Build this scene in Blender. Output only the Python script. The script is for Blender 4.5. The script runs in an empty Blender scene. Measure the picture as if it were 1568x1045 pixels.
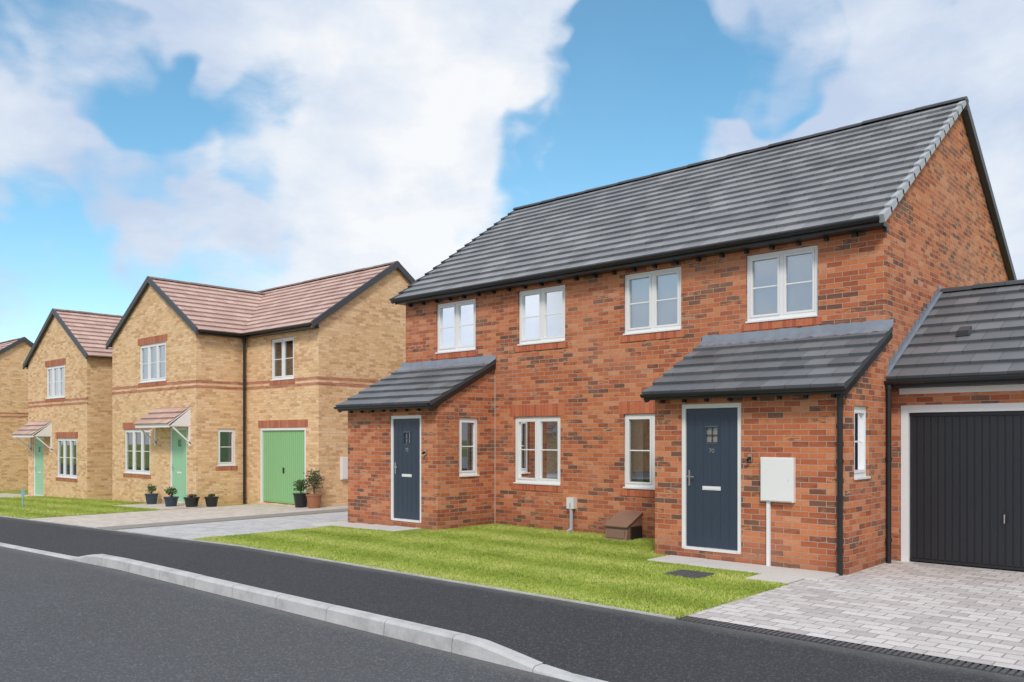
import bpy, bmesh, math, random
import numpy as np
from mathutils import Vector, Matrix
random.seed(4); rng=np.random.default_rng(4)
V=Vector
sc=bpy.context.scene
COL=sc.collection
X0,Y0,Z0=V((1,0,0)),V((0,1,0)),V((0,0,1))

def slope(x):
    return 0.022*(max(x,-50)+12) if x<-12 else 0.0

# ------------------------------------------------------------ node helpers
class NT:
    def __init__(s,name):
        s.m=bpy.data.materials.new(name); s.m.use_nodes=True
        s.t=s.m.node_tree; s.n=s.t.nodes; s.l=s.t.links
        s.b=s.n["Principled BSDF"]; s.out=s.n["Material Output"]
    def add(s,ty,**kw):
        nd=s.n.new(ty)
        for k,v in kw.items(): setattr(nd,k,v)
        return nd
    def link(s,a,b): s.l.new(a,b)
    def val(s,sock,v):
        if hasattr(v,'is_linked') or isinstance(v,bpy.types.NodeSocket): s.l.new(v,sock)
        else: sock.default_value=v
    def math(s,op,a,b=0.0,c=None,clamp=False):
        nd=s.n.new('ShaderNodeMath'); nd.operation=op; nd.use_clamp=clamp
        s.val(nd.inputs[0],a); s.val(nd.inputs[1],b)
        if c is not None: s.val(nd.inputs[2],c)
        return nd.outputs[0]
    def noise(s,vec,scale,detail=3,rough=.55,dist=0):
        nd=s.n.new('ShaderNodeTexNoise'); nd.inputs['Scale'].default_value=scale
        nd.inputs['Detail'].default_value=detail; nd.inputs['Roughness'].default_value=rough
        nd.inputs['Distortion'].default_value=dist
        if vec is not None: s.l.new(vec,nd.inputs['Vector'])
        return nd.outputs['Fac']
    def ramp(s,fac,stops,interp='LINEAR'):
        nd=s.n.new('ShaderNodeValToRGB'); r=nd.color_ramp; r.interpolation=interp
        while len(r.elements)>1: r.elements.remove(r.elements[-1])
        r.elements[0].position=stops[0][0]; r.elements[0].color=(*stops[0][1],1)
        for p,c in stops[1:]:
            e=r.elements.new(p); e.color=(*c,1)
        s.val(nd.inputs[0],fac); return nd.outputs[0]
    def mix(s,fac,a,b,mode='MIX'):
        nd=s.n.new('ShaderNodeMix'); nd.data_type='RGBA'; nd.blend_type=mode
        s.val(nd.inputs[0],fac)
        s.val(nd.inputs[6],a if not isinstance(a,tuple) else (*a[:3],1))
        s.val(nd.inputs[7],b if not isinstance(b,tuple) else (*b[:3],1))
        return nd.outputs[2]
    def pos(s): return s.n.new('ShaderNodeNewGeometry').outputs['Position']
    def sep(s,v):
        nd=s.n.new('ShaderNodeSeparateXYZ'); s.l.new(v,nd.inputs[0]); return nd.outputs
    def comb(s,x,y,z):
        nd=s.n.new('ShaderNodeCombineXYZ'); s.val(nd.inputs[0],x); s.val(nd.inputs[1],y); s.val(nd.inputs[2],z); return nd.outputs[0]
    def bump(s,h,strength=.3,dist=.01):
        nd=s.n.new('ShaderNodeBump'); nd.inputs['Strength'].default_value=strength
        nd.inputs['Distance'].default_value=dist; s.l.new(h,nd.inputs['Height'])
        s.l.new(nd.outputs[0],s.b.inputs['Normal']); return nd
    def base(s,c): s.val(s.b.inputs['Base Color'],c if not isinstance(c,tuple) else (*c[:3],1))
    def rough(s,r): s.val(s.b.inputs['Roughness'],r)

def plain(name,col,rough=.5,var=.12,scale=6,spec=.5,metal=0,fine=60):
    t=NT(name); p=t.pos()
    n=t.noise(p,scale,4); f=t.noise(p,fine,2)
    a=tuple(c*(1-var) for c in col); b=tuple(min(1,c*(1+var)) for c in col)
    t.base(t.mix(t.math('ADD',t.math('MULTIPLY',n,.6),t.math('MULTIPLY',f,.4)),a,b))
    t.rough(rough); t.b.inputs['Specular IOR Level'].default_value=spec; t.b.inputs['Metallic'].default_value=metal
    return t.m

def brickmat(name,stops,mortar,bw=.225,bh=.075,ms=.005,soldier=False,blot=None,rough=.9,plane='wall',rw=.8,bign=.5,grime=0,dark=None,dth=.15):
    t=NT(name); p=t.pos(); x,y,z=t.sep(p)[:3]
    if plane=='wall':
        u=t.math('ADD',x,y); v=z
    else:
        u=x; v=y
    if soldier: v=t.math('ADD',z,5.0); bh=10.0
    vec=t.comb(u,v,0.0)
    b=t.add('ShaderNodeTexBrick'); b.offset=0.0 if soldier else .5
    t.link(vec,b.inputs['Vector'])
    b.inputs['Color1'].default_value=(0,0,0,1); b.inputs['Color2'].default_value=(1,1,1,1); b.inputs['Mortar'].default_value=(.5,.5,.5,1)
    b.inputs['Scale'].default_value=1; b.inputs['Mortar Size'].default_value=ms; b.inputs['Mortar Smooth'].default_value=.25
    b.inputs['Brick Width'].default_value=bw; b.inputs['Row Height'].default_value=bh
    rnd=t.math('ADD',b.outputs['Color'],0.0)
    big=t.noise(t.comb(t.math('MULTIPLY',u,.9),t.math('MULTIPLY',v,3.5),0.0),1.6,4,.7)
    r2=t.math('ADD',t.math('MULTIPLY',rnd,rw),t.math('MULTIPLY',t.math('SUBTRACT',big,.3),bign))
    c=t.ramp(r2,stops)
    streak=t.noise(t.comb(t.math('MULTIPLY',u,9.0),t.math('MULTIPLY',v,34.0),1.0),1.0,3,.6)
    if dark:   # scattered over-burnt bricks, in runs, only part of the face burnt
        dn=t.noise(t.comb(t.math('MULTIPLY',u,.8),t.math('MULTIPLY',v,2.2),7.0),1.1,3,.6)
        dd=t.math('ADD',t.math('FRACT',t.math('MULTIPLY',rnd,7.31)),t.math('MULTIPLY',t.math('SUBTRACT',dn,.5),-1.1))
        dd=t.math('ADD',dd,t.math('MULTIPLY',t.math('SUBTRACT',streak,.5),.8))
        c=t.mix(t.ramp(dd,[(dth-.06,(.85,.85,.85)),(dth+.10,(0,0,0))]),c,dark)
    # flame-like tonal streaks across each face
    c=t.mix(t.ramp(streak,[(.35,(.30,.30,.30)),(.5,(0,0,0))]),c,t.mix(.5,c,(.12,.04,.03)))
    c=t.mix(t.ramp(streak,[(.55,(0,0,0)),(.8,(.3,.3,.3))]),c,t.mix(.5,c,mortar))
    fine=t.noise(p,60,4,.65)
    c=t.mix(t.ramp(fine,[(.42,(0,0,0)),(.75,(.4,.4,.4))]),c,t.mix(.6,c,(.05,.03,.03)))
    if blot:
        bl=t.noise(t.comb(u,t.math('MULTIPLY',v,1.3),3.0),.6,6,.65)
        c=t.mix(t.ramp(bl,[(.48,(0,0,0)),(.74,(.4,.4,.4))]),c,blot)
    m=t.mix(fine,tuple(q*.7 for q in mortar),tuple(q*1.25 for q in mortar))
    c=t.mix(b.outputs['Fac'],c,m)
    if grime:
        gz=t.math('ADD',z,t.math('MULTIPLY',t.noise(p,2.5,4),.5))
        c=t.mix(t.ramp(gz,[(.28,(grime,)*3),(.62,(0,0,0))]),c,(.10,.065,.05))
    t.base(c); t.rough(rough); t.b.inputs['Specular IOR Level'].default_value=.2
    h=t.math('ADD',t.math('SUBTRACT',1.0,b.outputs['Fac']),t.math('ADD',t.math('MULTIPLY',fine,.6),t.math('MULTIPLY',rnd,.4)))
    t.bump(h,.7,.006)
    return t.m

RED=brickmat('red_brick',[(0,(.31,.085,.045)),(.25,(.45,.128,.058)),(.5,(.56,.17,.072)),(.75,(.64,.22,.092)),(1,(.68,.30,.16))],(.47,.38,.30),blot=(.64,.32,.20),rw=.85,bign=.6,grime=.3,dark=(.15,.085,.065),dth=.13)
REDS=brickmat('red_soldier_brick',[(0,(.42,.10,.05)),(.5,(.58,.15,.07)),(1,(.64,.21,.10))],(.38,.28,.21),bw=.075,soldier=True)
BUFF=brickmat('buff_brick',[(0,(.70,.43,.21)),(.3,(.84,.55,.29)),(.6,(.92,.62,.35)),(1,(.95,.72,.47))],(.68,.53,.38),rw=.7,bign=.5,dark=(.64,.37,.19),dth=.12)
BUFFR=brickmat('red_band_brick',[(0,(.40,.14,.09)),(.5,(.56,.22,.14)),(1,(.64,.30,.19))],(.48,.36,.27))
BUFFS=brickmat('red_header_brick',[(0,(.38,.11,.06)),(.5,(.52,.17,.09)),(1,(.60,.24,.14))],(.45,.33,.26),bw=.075,soldier=True)

def tilemat(name,dark,mid,light,bw=.33,rough=.5,spec=.5):
    t=NT(name); uv=t.add('ShaderNodeUVMap').outputs[0]
    b=t.add('ShaderNodeTexBrick'); t.link(uv,b.inputs['Vector']); b.offset=.5
    b.inputs['Color1'].default_value=(0,0,0,1); b.inputs['Color2'].default_value=(1,1,1,1); b.inputs['Mortar'].default_value=(.3,.3,.3,1)
    b.inputs['Scale'].default_value=1; b.inputs['Mortar Size'].default_value=.004; b.inputs['Brick Width'].default_value=bw; b.inputs['Row Height'].default_value=1
    p=t.pos(); n=t.noise(p,1.0,6,.65); f=t.noise(p,60,3)
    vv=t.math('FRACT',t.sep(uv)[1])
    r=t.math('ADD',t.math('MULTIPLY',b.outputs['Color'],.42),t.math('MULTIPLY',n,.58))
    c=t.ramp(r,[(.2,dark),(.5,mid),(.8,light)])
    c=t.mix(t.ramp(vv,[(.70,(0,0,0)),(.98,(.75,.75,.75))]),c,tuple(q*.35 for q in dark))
    c=t.mix(t.math('MULTIPLY',f,.25),c,tuple(q*.5 for q in dark))
    c=t.mix(t.math('MULTIPLY',b.outputs['Fac'],.8),c,tuple(q*.3 for q in dark))
    t.base(c); t.rough(t.math('ADD',t.math('MULTIPLY',n,.3),rough-.12)); t.b.inputs['Specular IOR Level'].default_value=spec
    t.bump(t.math('SUBTRACT',t.math('MULTIPLY',f,.4),b.outputs['Fac']),.3,.005)
    return t.m
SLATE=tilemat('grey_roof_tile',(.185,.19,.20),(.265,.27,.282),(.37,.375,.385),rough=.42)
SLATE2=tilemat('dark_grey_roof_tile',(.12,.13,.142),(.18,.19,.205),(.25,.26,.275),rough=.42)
TERRA=tilemat('terracotta_roof_tile',(.52,.33,.27),(.66,.45,.38),(.76,.56,.48),rough=.5)
WHITE=plain('white_upvc',(.82,.82,.82),.3,.03)
BLACK=plain('black_plastic',(.018,.018,.02),.35,.1)
DGREY=plain('dark_grey_verge',(.06,.065,.075),.5)
LGREY=plain('light_grey_verge',(.42,.44,.47),.5,.2)
LEAD=plain('lead_flashing',(.22,.25,.30),.4,.45,scale=4)
NAVY=plain('navy_door_paint',(.036,.055,.085),.4,.08)
SAGE=plain('green_door_paint',(.27,.53,.25),.45,.06)
MINT=plain('mint_door_paint',(.32,.60,.38),.45,.06)
CHROME=plain('brushed_chrome',(.7,.7,.7),.25,.05,metal=1)
PALEP=plain('letterplate_white',(.75,.75,.75),.3,.05)
GARD=plain('garage_door_black',(.018,.02,.026),.38,.15,spec=.5)
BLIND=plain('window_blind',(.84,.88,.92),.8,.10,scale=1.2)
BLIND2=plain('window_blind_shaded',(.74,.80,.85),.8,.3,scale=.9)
INTER=plain('room_interior',(.10,.08,.07),.9,.8,scale=1.3)
CURT=plain('curtain',(.5,.47,.42),.9,.2)
def glassmat(name,refl):
    t=NT(name); t.n.remove(t.b)
    g=t.add('ShaderNodeBsdfGlossy'); g.inputs['Roughness'].default_value=.015; g.inputs['Color'].default_value=(.95,.97,1,1)
    tr=t.add('ShaderNodeBsdfTransparent'); tr.inputs['Color'].default_value=(.84,.88,.88,1)
    lw=t.add('ShaderNodeFresnel'); lw.inputs['IOR'].default_value=1.5
    f=t.math('ADD',t.math('MULTIPLY',lw.outputs[0],1.5),refl,clamp=True)
    nb=t.add('ShaderNodeBump'); nb.inputs['Strength'].default_value=.04; t.link(t.noise(t.pos(),1.5,2),nb.inputs['Height']); t.link(nb.outputs[0],g.inputs['Normal'])
    m=t.add('ShaderNodeMixShader'); t.link(f,m.inputs[0]); t.link(tr.outputs[0],m.inputs[1]); t.link(g.outputs[0],m.inputs[2])
    t.link(m.outputs[0],t.out.inputs[0]); return t.m
GLASS=glassmat('window_glass',.14)
GLASSU=glassmat('coated_window_glass',.34)

# ------------------------------------------------------------ mesh builder
class MB:
    def __init__(s): s.v=[];s.f=[];s.m=[];s.uv=[];s.mats=[]
    def mi(s,mat):
        if mat not in s.mats: s.mats.append(mat)
        return s.mats.index(mat)
    def poly(s,pts,mat,uv=None):
        i=len(s.v); s.v+= [tuple(p) for p in pts]; s.f.append(tuple(range(i,i+len(pts)))); s.m.append(s.mi(mat)); s.uv.append(uv or [(0,0)]*len(pts))
    def hexa(s,P,mat):
        for q in ((0,3,2,1),(4,5,6,7),(0,1,5,4),(1,2,6,5),(2,3,7,6),(3,0,4,7)):
            s.poly([P[i] for i in q],mat)
    def box(s,a,b,mat):
        x0,y0,z0=a;x1,y1,z1=b
        s.hexa([V((x0,y0,z0)),V((x1,y0,z0)),V((x1,y1,z0)),V((x0,y1,z0)),V((x0,y0,z1)),V((x1,y0,z1)),V((x1,y1,z1)),V((x0,y1,z1))],mat)
    def beam(s,p,q,w,wd,h,hd,mat):
        p=V(p);q=V(q);w=V(w)*wd;h=V(h)*hd
        s.hexa([p,q,q+w,p+w,p+h,q+h,q+w+h,p+w+h],mat)
    def cyl(s,p,q,r,mat,n=12,r2=None):
        p=V(p);q=V(q);d=(q-p).normalized(); a=d.orthogonal().normalized(); b=d.cross(a); r2=r if r2 is None else r2
        A=[p+(a*math.cos(t)+b*math.sin(t))*r for t in [2*math.pi*i/n for i in range(n)]]
        B=[q+(a*math.cos(t)+b*math.sin(t))*r2 for t in [2*math.pi*i/n for i in range(n)]]
        for i in range(n):
            j=(i+1)%n; s.poly([A[i],A[j],B[j],B[i]],mat)
        s.poly(A[::-1],mat); s.poly(B,mat)
    def obj(s,name,parent=None,bevel=0,smooth=False):
        me=bpy.data.meshes.new(name); me.from_pydata(s.v,[],s.f)
        for m in s.mats: me.materials.append(m)
        me.polygons.foreach_set('material_index',s.m)
        ul=me.uv_layers.new(name='UVMap'); flat=[c for f in s.uv for uvv in f for c in uvv]; ul.data.foreach_set('uv',flat)
        bm=bmesh.new(); bm.from_mesh(me); bmesh.ops.remove_doubles(bm,verts=bm.verts,dist=1e-5); bmesh.ops.recalc_face_normals(bm,faces=bm.faces); bm.to_mesh(me); bm.free()
        if smooth:
            for p in me.polygons: p.use_smooth=True
        o=bpy.data.objects.new(name,me); COL.objects.link(o)
        if parent: o.parent=parent
        if bevel:
            md=o.modifiers.new('bevel','BEVEL'); md.width=bevel; md.segments=2; md.limit_method='ANGLE'
        return o
def empty(name):
    e=bpy.data.objects.new(name,None); COL.objects.link(e); return e
class FR:
    def __init__(s,O,U,N): s.O=V(O);s.U=V(U);s.N=V(N)
    def p(s,u,v,n=0): return s.O+s.U*u+Z0*v+s.N*n
    def box(s,mb,u0,u1,v0,v1,n0,n1,mat):
        mb.hexa([s.p(u0,v0,n0),s.p(u1,v0,n0),s.p(u1,v0,n1),s.p(u0,v0,n1),s.p(u0,v1,n0),s.p(u1,v1,n0),s.p(u1,v1,n1),s.p(u0,v1,n1)],mat)
def front(y,z=0): return FR((0,y,z),(1,0,0),(0,-1,0))
def side(x,z=0,s=1): return FR((x,0,z),(0,1,0),(s,0,0))

def wall(mb,fr,u0,u1,v0,v1,holes,mat,depth=.11):
    us=sorted({u0,u1,*[h[0] for h in holes],*[h[1] for h in holes]}); vs=sorted({v0,v1,*[h[2] for h in holes],*[h[3] for h in holes]})
    for a,b in zip(us,us[1:]):
        for c,d in zip(vs,vs[1:]):
            mu,mv=(a+b)/2,(c+d)/2
            if any(h[0]<mu<h[1] and h[2]<mv<h[3] for h in holes): continue
            mb.poly([fr.p(a,c),fr.p(b,c),fr.p(b,d),fr.p(a,d)],mat)
    for a,b,c,d in holes:
        for (p,q) in (((a,c),(b,c)),((b,c),(b,d)),((b,d),(a,d)),((a,d),(a,c))):
            mb.poly([fr.p(*p),fr.p(*q),fr.p(*q,-depth),fr.p(*p,-depth)],mat)

def window(parent,name,fr,a,b,c,d,lights=2,blind=BLIND,bar=True,depth=.10,curtain=False,fw=.055,sash=.035):
    mb=MB(); n0,n1=-.10,-.035
    B=lambda u0,u1,v0,v1,x0=n0,x1=n1,m=WHITE: fr.box(mb,u0,u1,v0,v1,x0,x1,m)
    B(a,b,c,c+fw); B(a,b,d-fw,d); B(a,a+fw,c+fw,d-fw); B(b-fw,b,c+fw,d-fw)
    B(a-.0,b+.0,c-.028,c,-.08,.028)
    w=(b-a-2*fw); 
    for i in range(1,lights):
        m=a+fw+w*i/lights; B(m-.028,m+.028,c+fw,d-fw)
    for i in range(lights):
        l=a+fw+w*i/lights+(.028 if i else 0); r=a+fw+w*(i+1)/lights-(.028 if i<lights-1 else 0)
        q=sash; x0,x1=-.095,-.022 if i%2==0 or lights==1 else -.03
        g=.002
        B(l+g,r-g,c+fw+g,c+fw+q,x0,x1);B(l+g,r-g,d-fw-q,d-fw-g,x0,x1);B(l+g,l+q,c+fw+q,d-fw-q,x0,x1);B(r-q,r-g,c+fw+q,d-fw-q,x0,x1)
        if bar:
            m=(c+d)/2; B(l+q,r-q,m-.011,m+.011,-.072,-.058)
    mb.poly([fr.p(a+fw,c+fw,-.066),fr.p(b-fw,c+fw,-.066),fr.p(b-fw,d-fw,-.066),fr.p(a+fw,d-fw,-.066)],GLASS if blind is INTER else GLASSU)
    if blind is INTER:
        wide=(b-a)>.8; k=.7 if wide else .4; e=.35 if wide else .12
    else: k,e=.13,0
    mb.poly([fr.p(a-e,c-e,-k),fr.p(b+e,c-e,-k),fr.p(b+e,d+e,-k),fr.p(a-e,d+e,-k)],blind)
    if blind is INTER:
        B(a,b,c-.01,c+.02,-.3,-.105,WHITE)
    if curtain:
        n=10; cw=(b-a)*.2
        for s0,sg in ((a+.03,1),(b-.03,-1)):
            for i in range(n):
                u=s0+sg*cw*i/n; u2=s0+sg*cw*(i+1)/n; k1=-.2-(.03 if i%2 else 0); k2=-.2-(.03 if not i%2 else 0)
                mb.poly([fr.p(u,c,k1),fr.p(u2,c,k2),fr.p(u2,d,k2),fr.p(u,d,k1)],CURT)
    return mb.obj(name,parent,bevel=.004)

def slopeobj(parent,name,P0,A,L,S,rows,mat,t=.042,slab=.05,vergeL=None,vergeR=None,edge=DGREY):
    P0=V(P0);A=V(A);S=V(S); n=A.cross(S).normalized()
    if n.z<0:n=-n
    mb=MB(); NS=max(1,int(L/.66))
    for k in range(rows):
        ph=random.uniform(0,6)
        a0=P0+S*(k/rows); b0=P0+S*((k+1)/rows); ws=[0]+[random.uniform(-.0035,.0035) for _ in range(NS-1)]+[0]
        for j in range(NS):
            l0,l1=L*j/NS,L*(j+1)/NS
            w0=ws[j]; w1=ws[j+1]
            a,a_=a0+A*l0,a0+A*l1; b,b_=b0+A*l0,b0+A*l1
            al,ar=a+n*(t+w0),a_+n*(t+w1); bl,br=b+n*.004,b_+n*.004
            mb.poly([al,ar,br,bl],mat,[(l0,k+.02),(l1,k+.02),(l1,k+.98),(l0,k+.98)])
            mb.poly([a+n*.002,a_+n*.002,ar,al],mat,[(l0,k+.02),(l1,k+.02),(l1,k+.05),(l0,k+.05)])
        a,b=a0,b0; al,ar=a+n*t,a+A*L+n*t; bl,br=b+n*.004,b+A*L+n*.004
        mb.poly([a,al,bl,b],mat); mb.poly([a+A*L,ar,br,b+A*L],mat)
        for v,o,sg in ((vergeL,0,-1),(vergeR,L,1)):
            if v:
                e=A*o; so=A*sg
                q0=a+e-so*.05+n*-.06; q1=b+e-so*.05+n*-.06
                mb.hexa([q0-S*(.01),q1,q1+so*.075,q0-S*.01+so*.075,q0+n*(t+.078)-S*.01,q1+n*(.078),q1+n*.078+so*.075,q0+n*(t+.078)-S*.01+so*.075],v)
    q=P0+n*0; mb.hexa([q-n*slab,q+A*L-n*slab,q+A*L+S-n*slab,q+S-n*slab,q-n*.001,q+A*L-n*.001,q+A*L+S-n*.001,q+S-n*.001],edge)
    return mb.obj(name,parent)
def ridge(parent,name,p,A,L,mat,r=.10,seg=.45):
    mb=MB(); A=V(A); side_=A.cross(Z0).normalized(); p=V(p); n=int(L/seg)
    for i in range(n+1):
        dz=Z0*random.uniform(-.006,.006)
        a=p+A*min(L,i*seg)+dz; b=p+A*min(L,(i+1)*seg)+dz
        if (b-a).length<.02: continue
        b=b-A*.006
        def ring(c,rr): return [c+side_*math.cos(t)*rr*1.15+Z0*(math.sin(t)*rr*.75-.045) for t in [math.pi*k/8 for k in range(9)]]
        R0,R1=ring(a,r*1.05),ring(b,r)
        for k in range(8): mb.poly([R0[k],R0[k+1],R1[k+1],R1[k]],mat)
        mb.poly(R0,mat); mb.poly(R1,mat)
    return mb.obj(name,parent)
def gutter(parent,name,p,A,L,rad=.05):
    mb=MB(); p=V(p);A=V(A); sd=A.cross(Z0).normalized(); 
    pr=[(math.cos(t)*rad,-math.sin(t)*rad) for t in [math.pi*k/8 for k in range(9)]]
    R0=[p+sd*a+Z0*b for a,b in pr]; R1=[q+A*L for q in R0]
    for k in range(8): mb.poly([R0[k],R0[k+1],R1[k+1],R1[k]],BLACK)
    mb.poly(R0,BLACK);mb.poly(R1,BLACK)
    mb.beam(p-sd*rad-Z0*.004,p-sd*rad+A*L-Z0*.004,sd,2*rad,Z0,.008,BLACK)
    return mb.obj(name,parent)
def downpipe(parent,name,x,y,z0,z1,r=.034):
    mb=MB(); mb.cyl((x,y,z0),(x,y,z1),r,BLACK,14)
    z=z0+.3
    while z<z1: mb.cyl((x,y,z),(x,y,z+.05),r+.009,BLACK,14); z+=1.1
    mb.cyl((x,y,z1-.1),(x,y,z1),r+.012,BLACK,14)
    return mb.obj(name,parent)
def soldier(mb,fr,a,b,v0,v1,mat,n=.004): fr.box(mb,a,b,v0,v1,-.05,n,mat)

# ============================================================ RED HOUSE
H=empty('brick_house')
YF=11.94; XR=-3.93; XL=-13.95; YB=19.34; YR=15.66; ZT=4.70
mb=MB(); f=front(YF)
ups=[(-5.99,-4.87),(-8.25,-7.12),(-10.68,-9.53),(-12.98,-11.82)]
holes=[(a,b,3.47,4.49) for a,b in ups]+[(-10.78,-9.64,.84,2.09),(-8.25,-7.10,.85,2.10)]
wall(mb,f,XL,XR,-.4,ZT,holes,RED)
wall(mb,front(YB),XL,XR,-.4,ZT,[],RED)
for xx,s in ((XR,1),(XL,-1)):
    fs=side(xx,0,s); wall(mb,fs,YF,YB,-.4,ZT,[],RED)
    mb.poly([fs.p(YF,ZT),fs.p(YB,ZT),fs.p(YB,4.80),fs.p(YR,7.35),fs.p(YF,4.80)],RED)
mb.obj('walls',H)
mb=MB()
for a,b in ups: soldier(mb,f,a-.06,b+.06,3.47-.14,3.47-.03,REDS,.014)
for a,b in ((-10.78,-9.64),(-8.25,-7.10)):
    soldier(mb,f,a-.1,b+.1,2.10,2.315,REDS); soldier(mb,f,a-.06,b+.06,.70,.81,REDS,.014)
mb.obj('brick_sills_and_headers',H)
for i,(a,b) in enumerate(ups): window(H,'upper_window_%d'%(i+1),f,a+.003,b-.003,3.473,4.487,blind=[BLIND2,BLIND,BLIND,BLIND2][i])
window(H,'lower_window_1',f,-10.777,-9.643,.843,2.087,blind=INTER)
window(H,'lower_window_2',f,-8.247,-7.103,.853,2.097,blind=INTER,curtain=True)
ye,ze=11.66,4.655; yr,zr=15.66,7.40
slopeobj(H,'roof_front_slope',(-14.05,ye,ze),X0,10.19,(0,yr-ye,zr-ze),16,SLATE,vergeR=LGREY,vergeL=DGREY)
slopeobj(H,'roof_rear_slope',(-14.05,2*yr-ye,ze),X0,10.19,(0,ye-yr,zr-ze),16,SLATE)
ridge(H,'ridge_tiles',(-14.08,yr,zr+.03),X0,10.26,SLATE2)
mb=MB()
sl=(zr-ze)/(yr-ye)
mb.beam((XR+.01,yr,zr-.16),(XR+.01,2*yr-ye+.02,ze-.16),X0,.1,Z0,.17,DGREY)
mb.box((XL,ye+.06,4.56),(XR+.04,YF-.002,4.60),BLACK)
mb.box((XL-.06,ye+.03,4.56),(XR+.06,ye+.058,4.67),BLACK)
for i in range(25):
    x=XL+.2+i*.41
    mb.box((x-.025,YF-.08,4.51),(x+.025,YF-.001,4.558),BLACK)
mb.obj('fascia_and_soffit',H)
gutter(H,'gutter',(-14.0,ye-.02,4.655),X0,10.1)

def digits(parent,name,txt,loc,size=.07):
    cu=bpy.data.curves.new(name,'FONT'); cu.body=txt; cu.size=size; cu.extrude=.003; cu.align_x='CENTER'
    cu.materials.append(CHROME)
    o=bpy.data.objects.new(name,cu); COL.objects.link(o); o.rotation_euler=(math.pi/2,0,0); o.location=loc; o.parent=parent
def door(parent,name,fr,a,b,c,d,mat,glazed=True,threshold=True):
    mb=MB(); fw=.06
    B=lambda u0,u1,v0,v1,x0,x1,m: fr.box(mb,u0,u1,v0,v1,x0,x1,m)
    B(a,a+fw,c,d,-.1,-.02,WHITE);B(b-fw,b,c,d,-.1,-.02,WHITE);B(a+fw,b-fw,d-fw,d,-.1,-.02,WHITE)
    B(a+fw,b-fw,c,c+.04,-.1,.01,PALEP)
    l,r,bt,tp=a+fw+.004,b-fw-.004,c+.045,d-fw-.004
    g0,g1=(l+r)/2-.09,(l+r)/2+.09; h0,h1=tp-.47,tp-.27
    if not glazed: g0=g1=(l+r)/2
    B(l,g0,bt,tp,-.09,-.045,mat);B(g1,r,bt,tp,-.09,-.045,mat)
    if glazed:
        B(g0,g1,bt,h0,-.09,-.045,mat);B(g0,g1,h1,tp,-.09,-.045,mat)
        for q in ((g0-.02,g0,h0-.02,h1+.02),(g1,g1+.02,h0-.02,h1+.02),(g0,g1,h0-.02,h0),(g0,g1,h1,h1+.02)): B(*q,-.044,-.037,mat)
        B((g0+g1)/2-.005,(g0+g1)/2+.005,h0,h1,-.07,-.05,mat)
        B(g0,g1,(h0+h1)/2-.005,(h0+h1)/2+.005,-.069,-.051,mat)
        mb.poly([fr.p(g0,h0,-.075),fr.p(g1,h0,-.075),fr.p(g1,h1,-.075),fr.p(g0,h1,-.075)],CURT)
        mb.poly([fr.p(g0,h0,-.072),fr.p(g1,h0,-.072),fr.p(g1,h1,-.072),fr.p(g0,h1,-.072)],GLASS)
    n=6
    for i in range(1,n):
        u=l+(r-l)*i/n
        if g0-.03<u<g1+.03 and glazed:
            B(u-.003,u+.003,bt+.12,h0-.2,-.0445,-.0415,mat); continue
        B(u-.003,u+.003,bt+.12,tp-.12,-.0445,-.0415,mat)
    lp=bt+.80; m=(l+r)/2+.0
    B(m-.14,m+.14,lp,lp+.055,-.044,-.034,PALEP)
    B(m-.11,m+.11,lp+.015,lp+.04,-.0335,-.030,WHITE)
    B(l+.035,l+.062,bt+.85,bt+1.07,-.0445,-.036,CHROME)
    mb.cyl(fr.p(l+.048,bt+.98,-.036),fr.p(l+.048,bt+.98,.005),.009,CHROME)
    B(l+.04,l+.15,bt+.972,bt+.988,.0,.012,CHROME)
    return mb.obj(name,parent,bevel=.003),(m,lp,tp)

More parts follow.
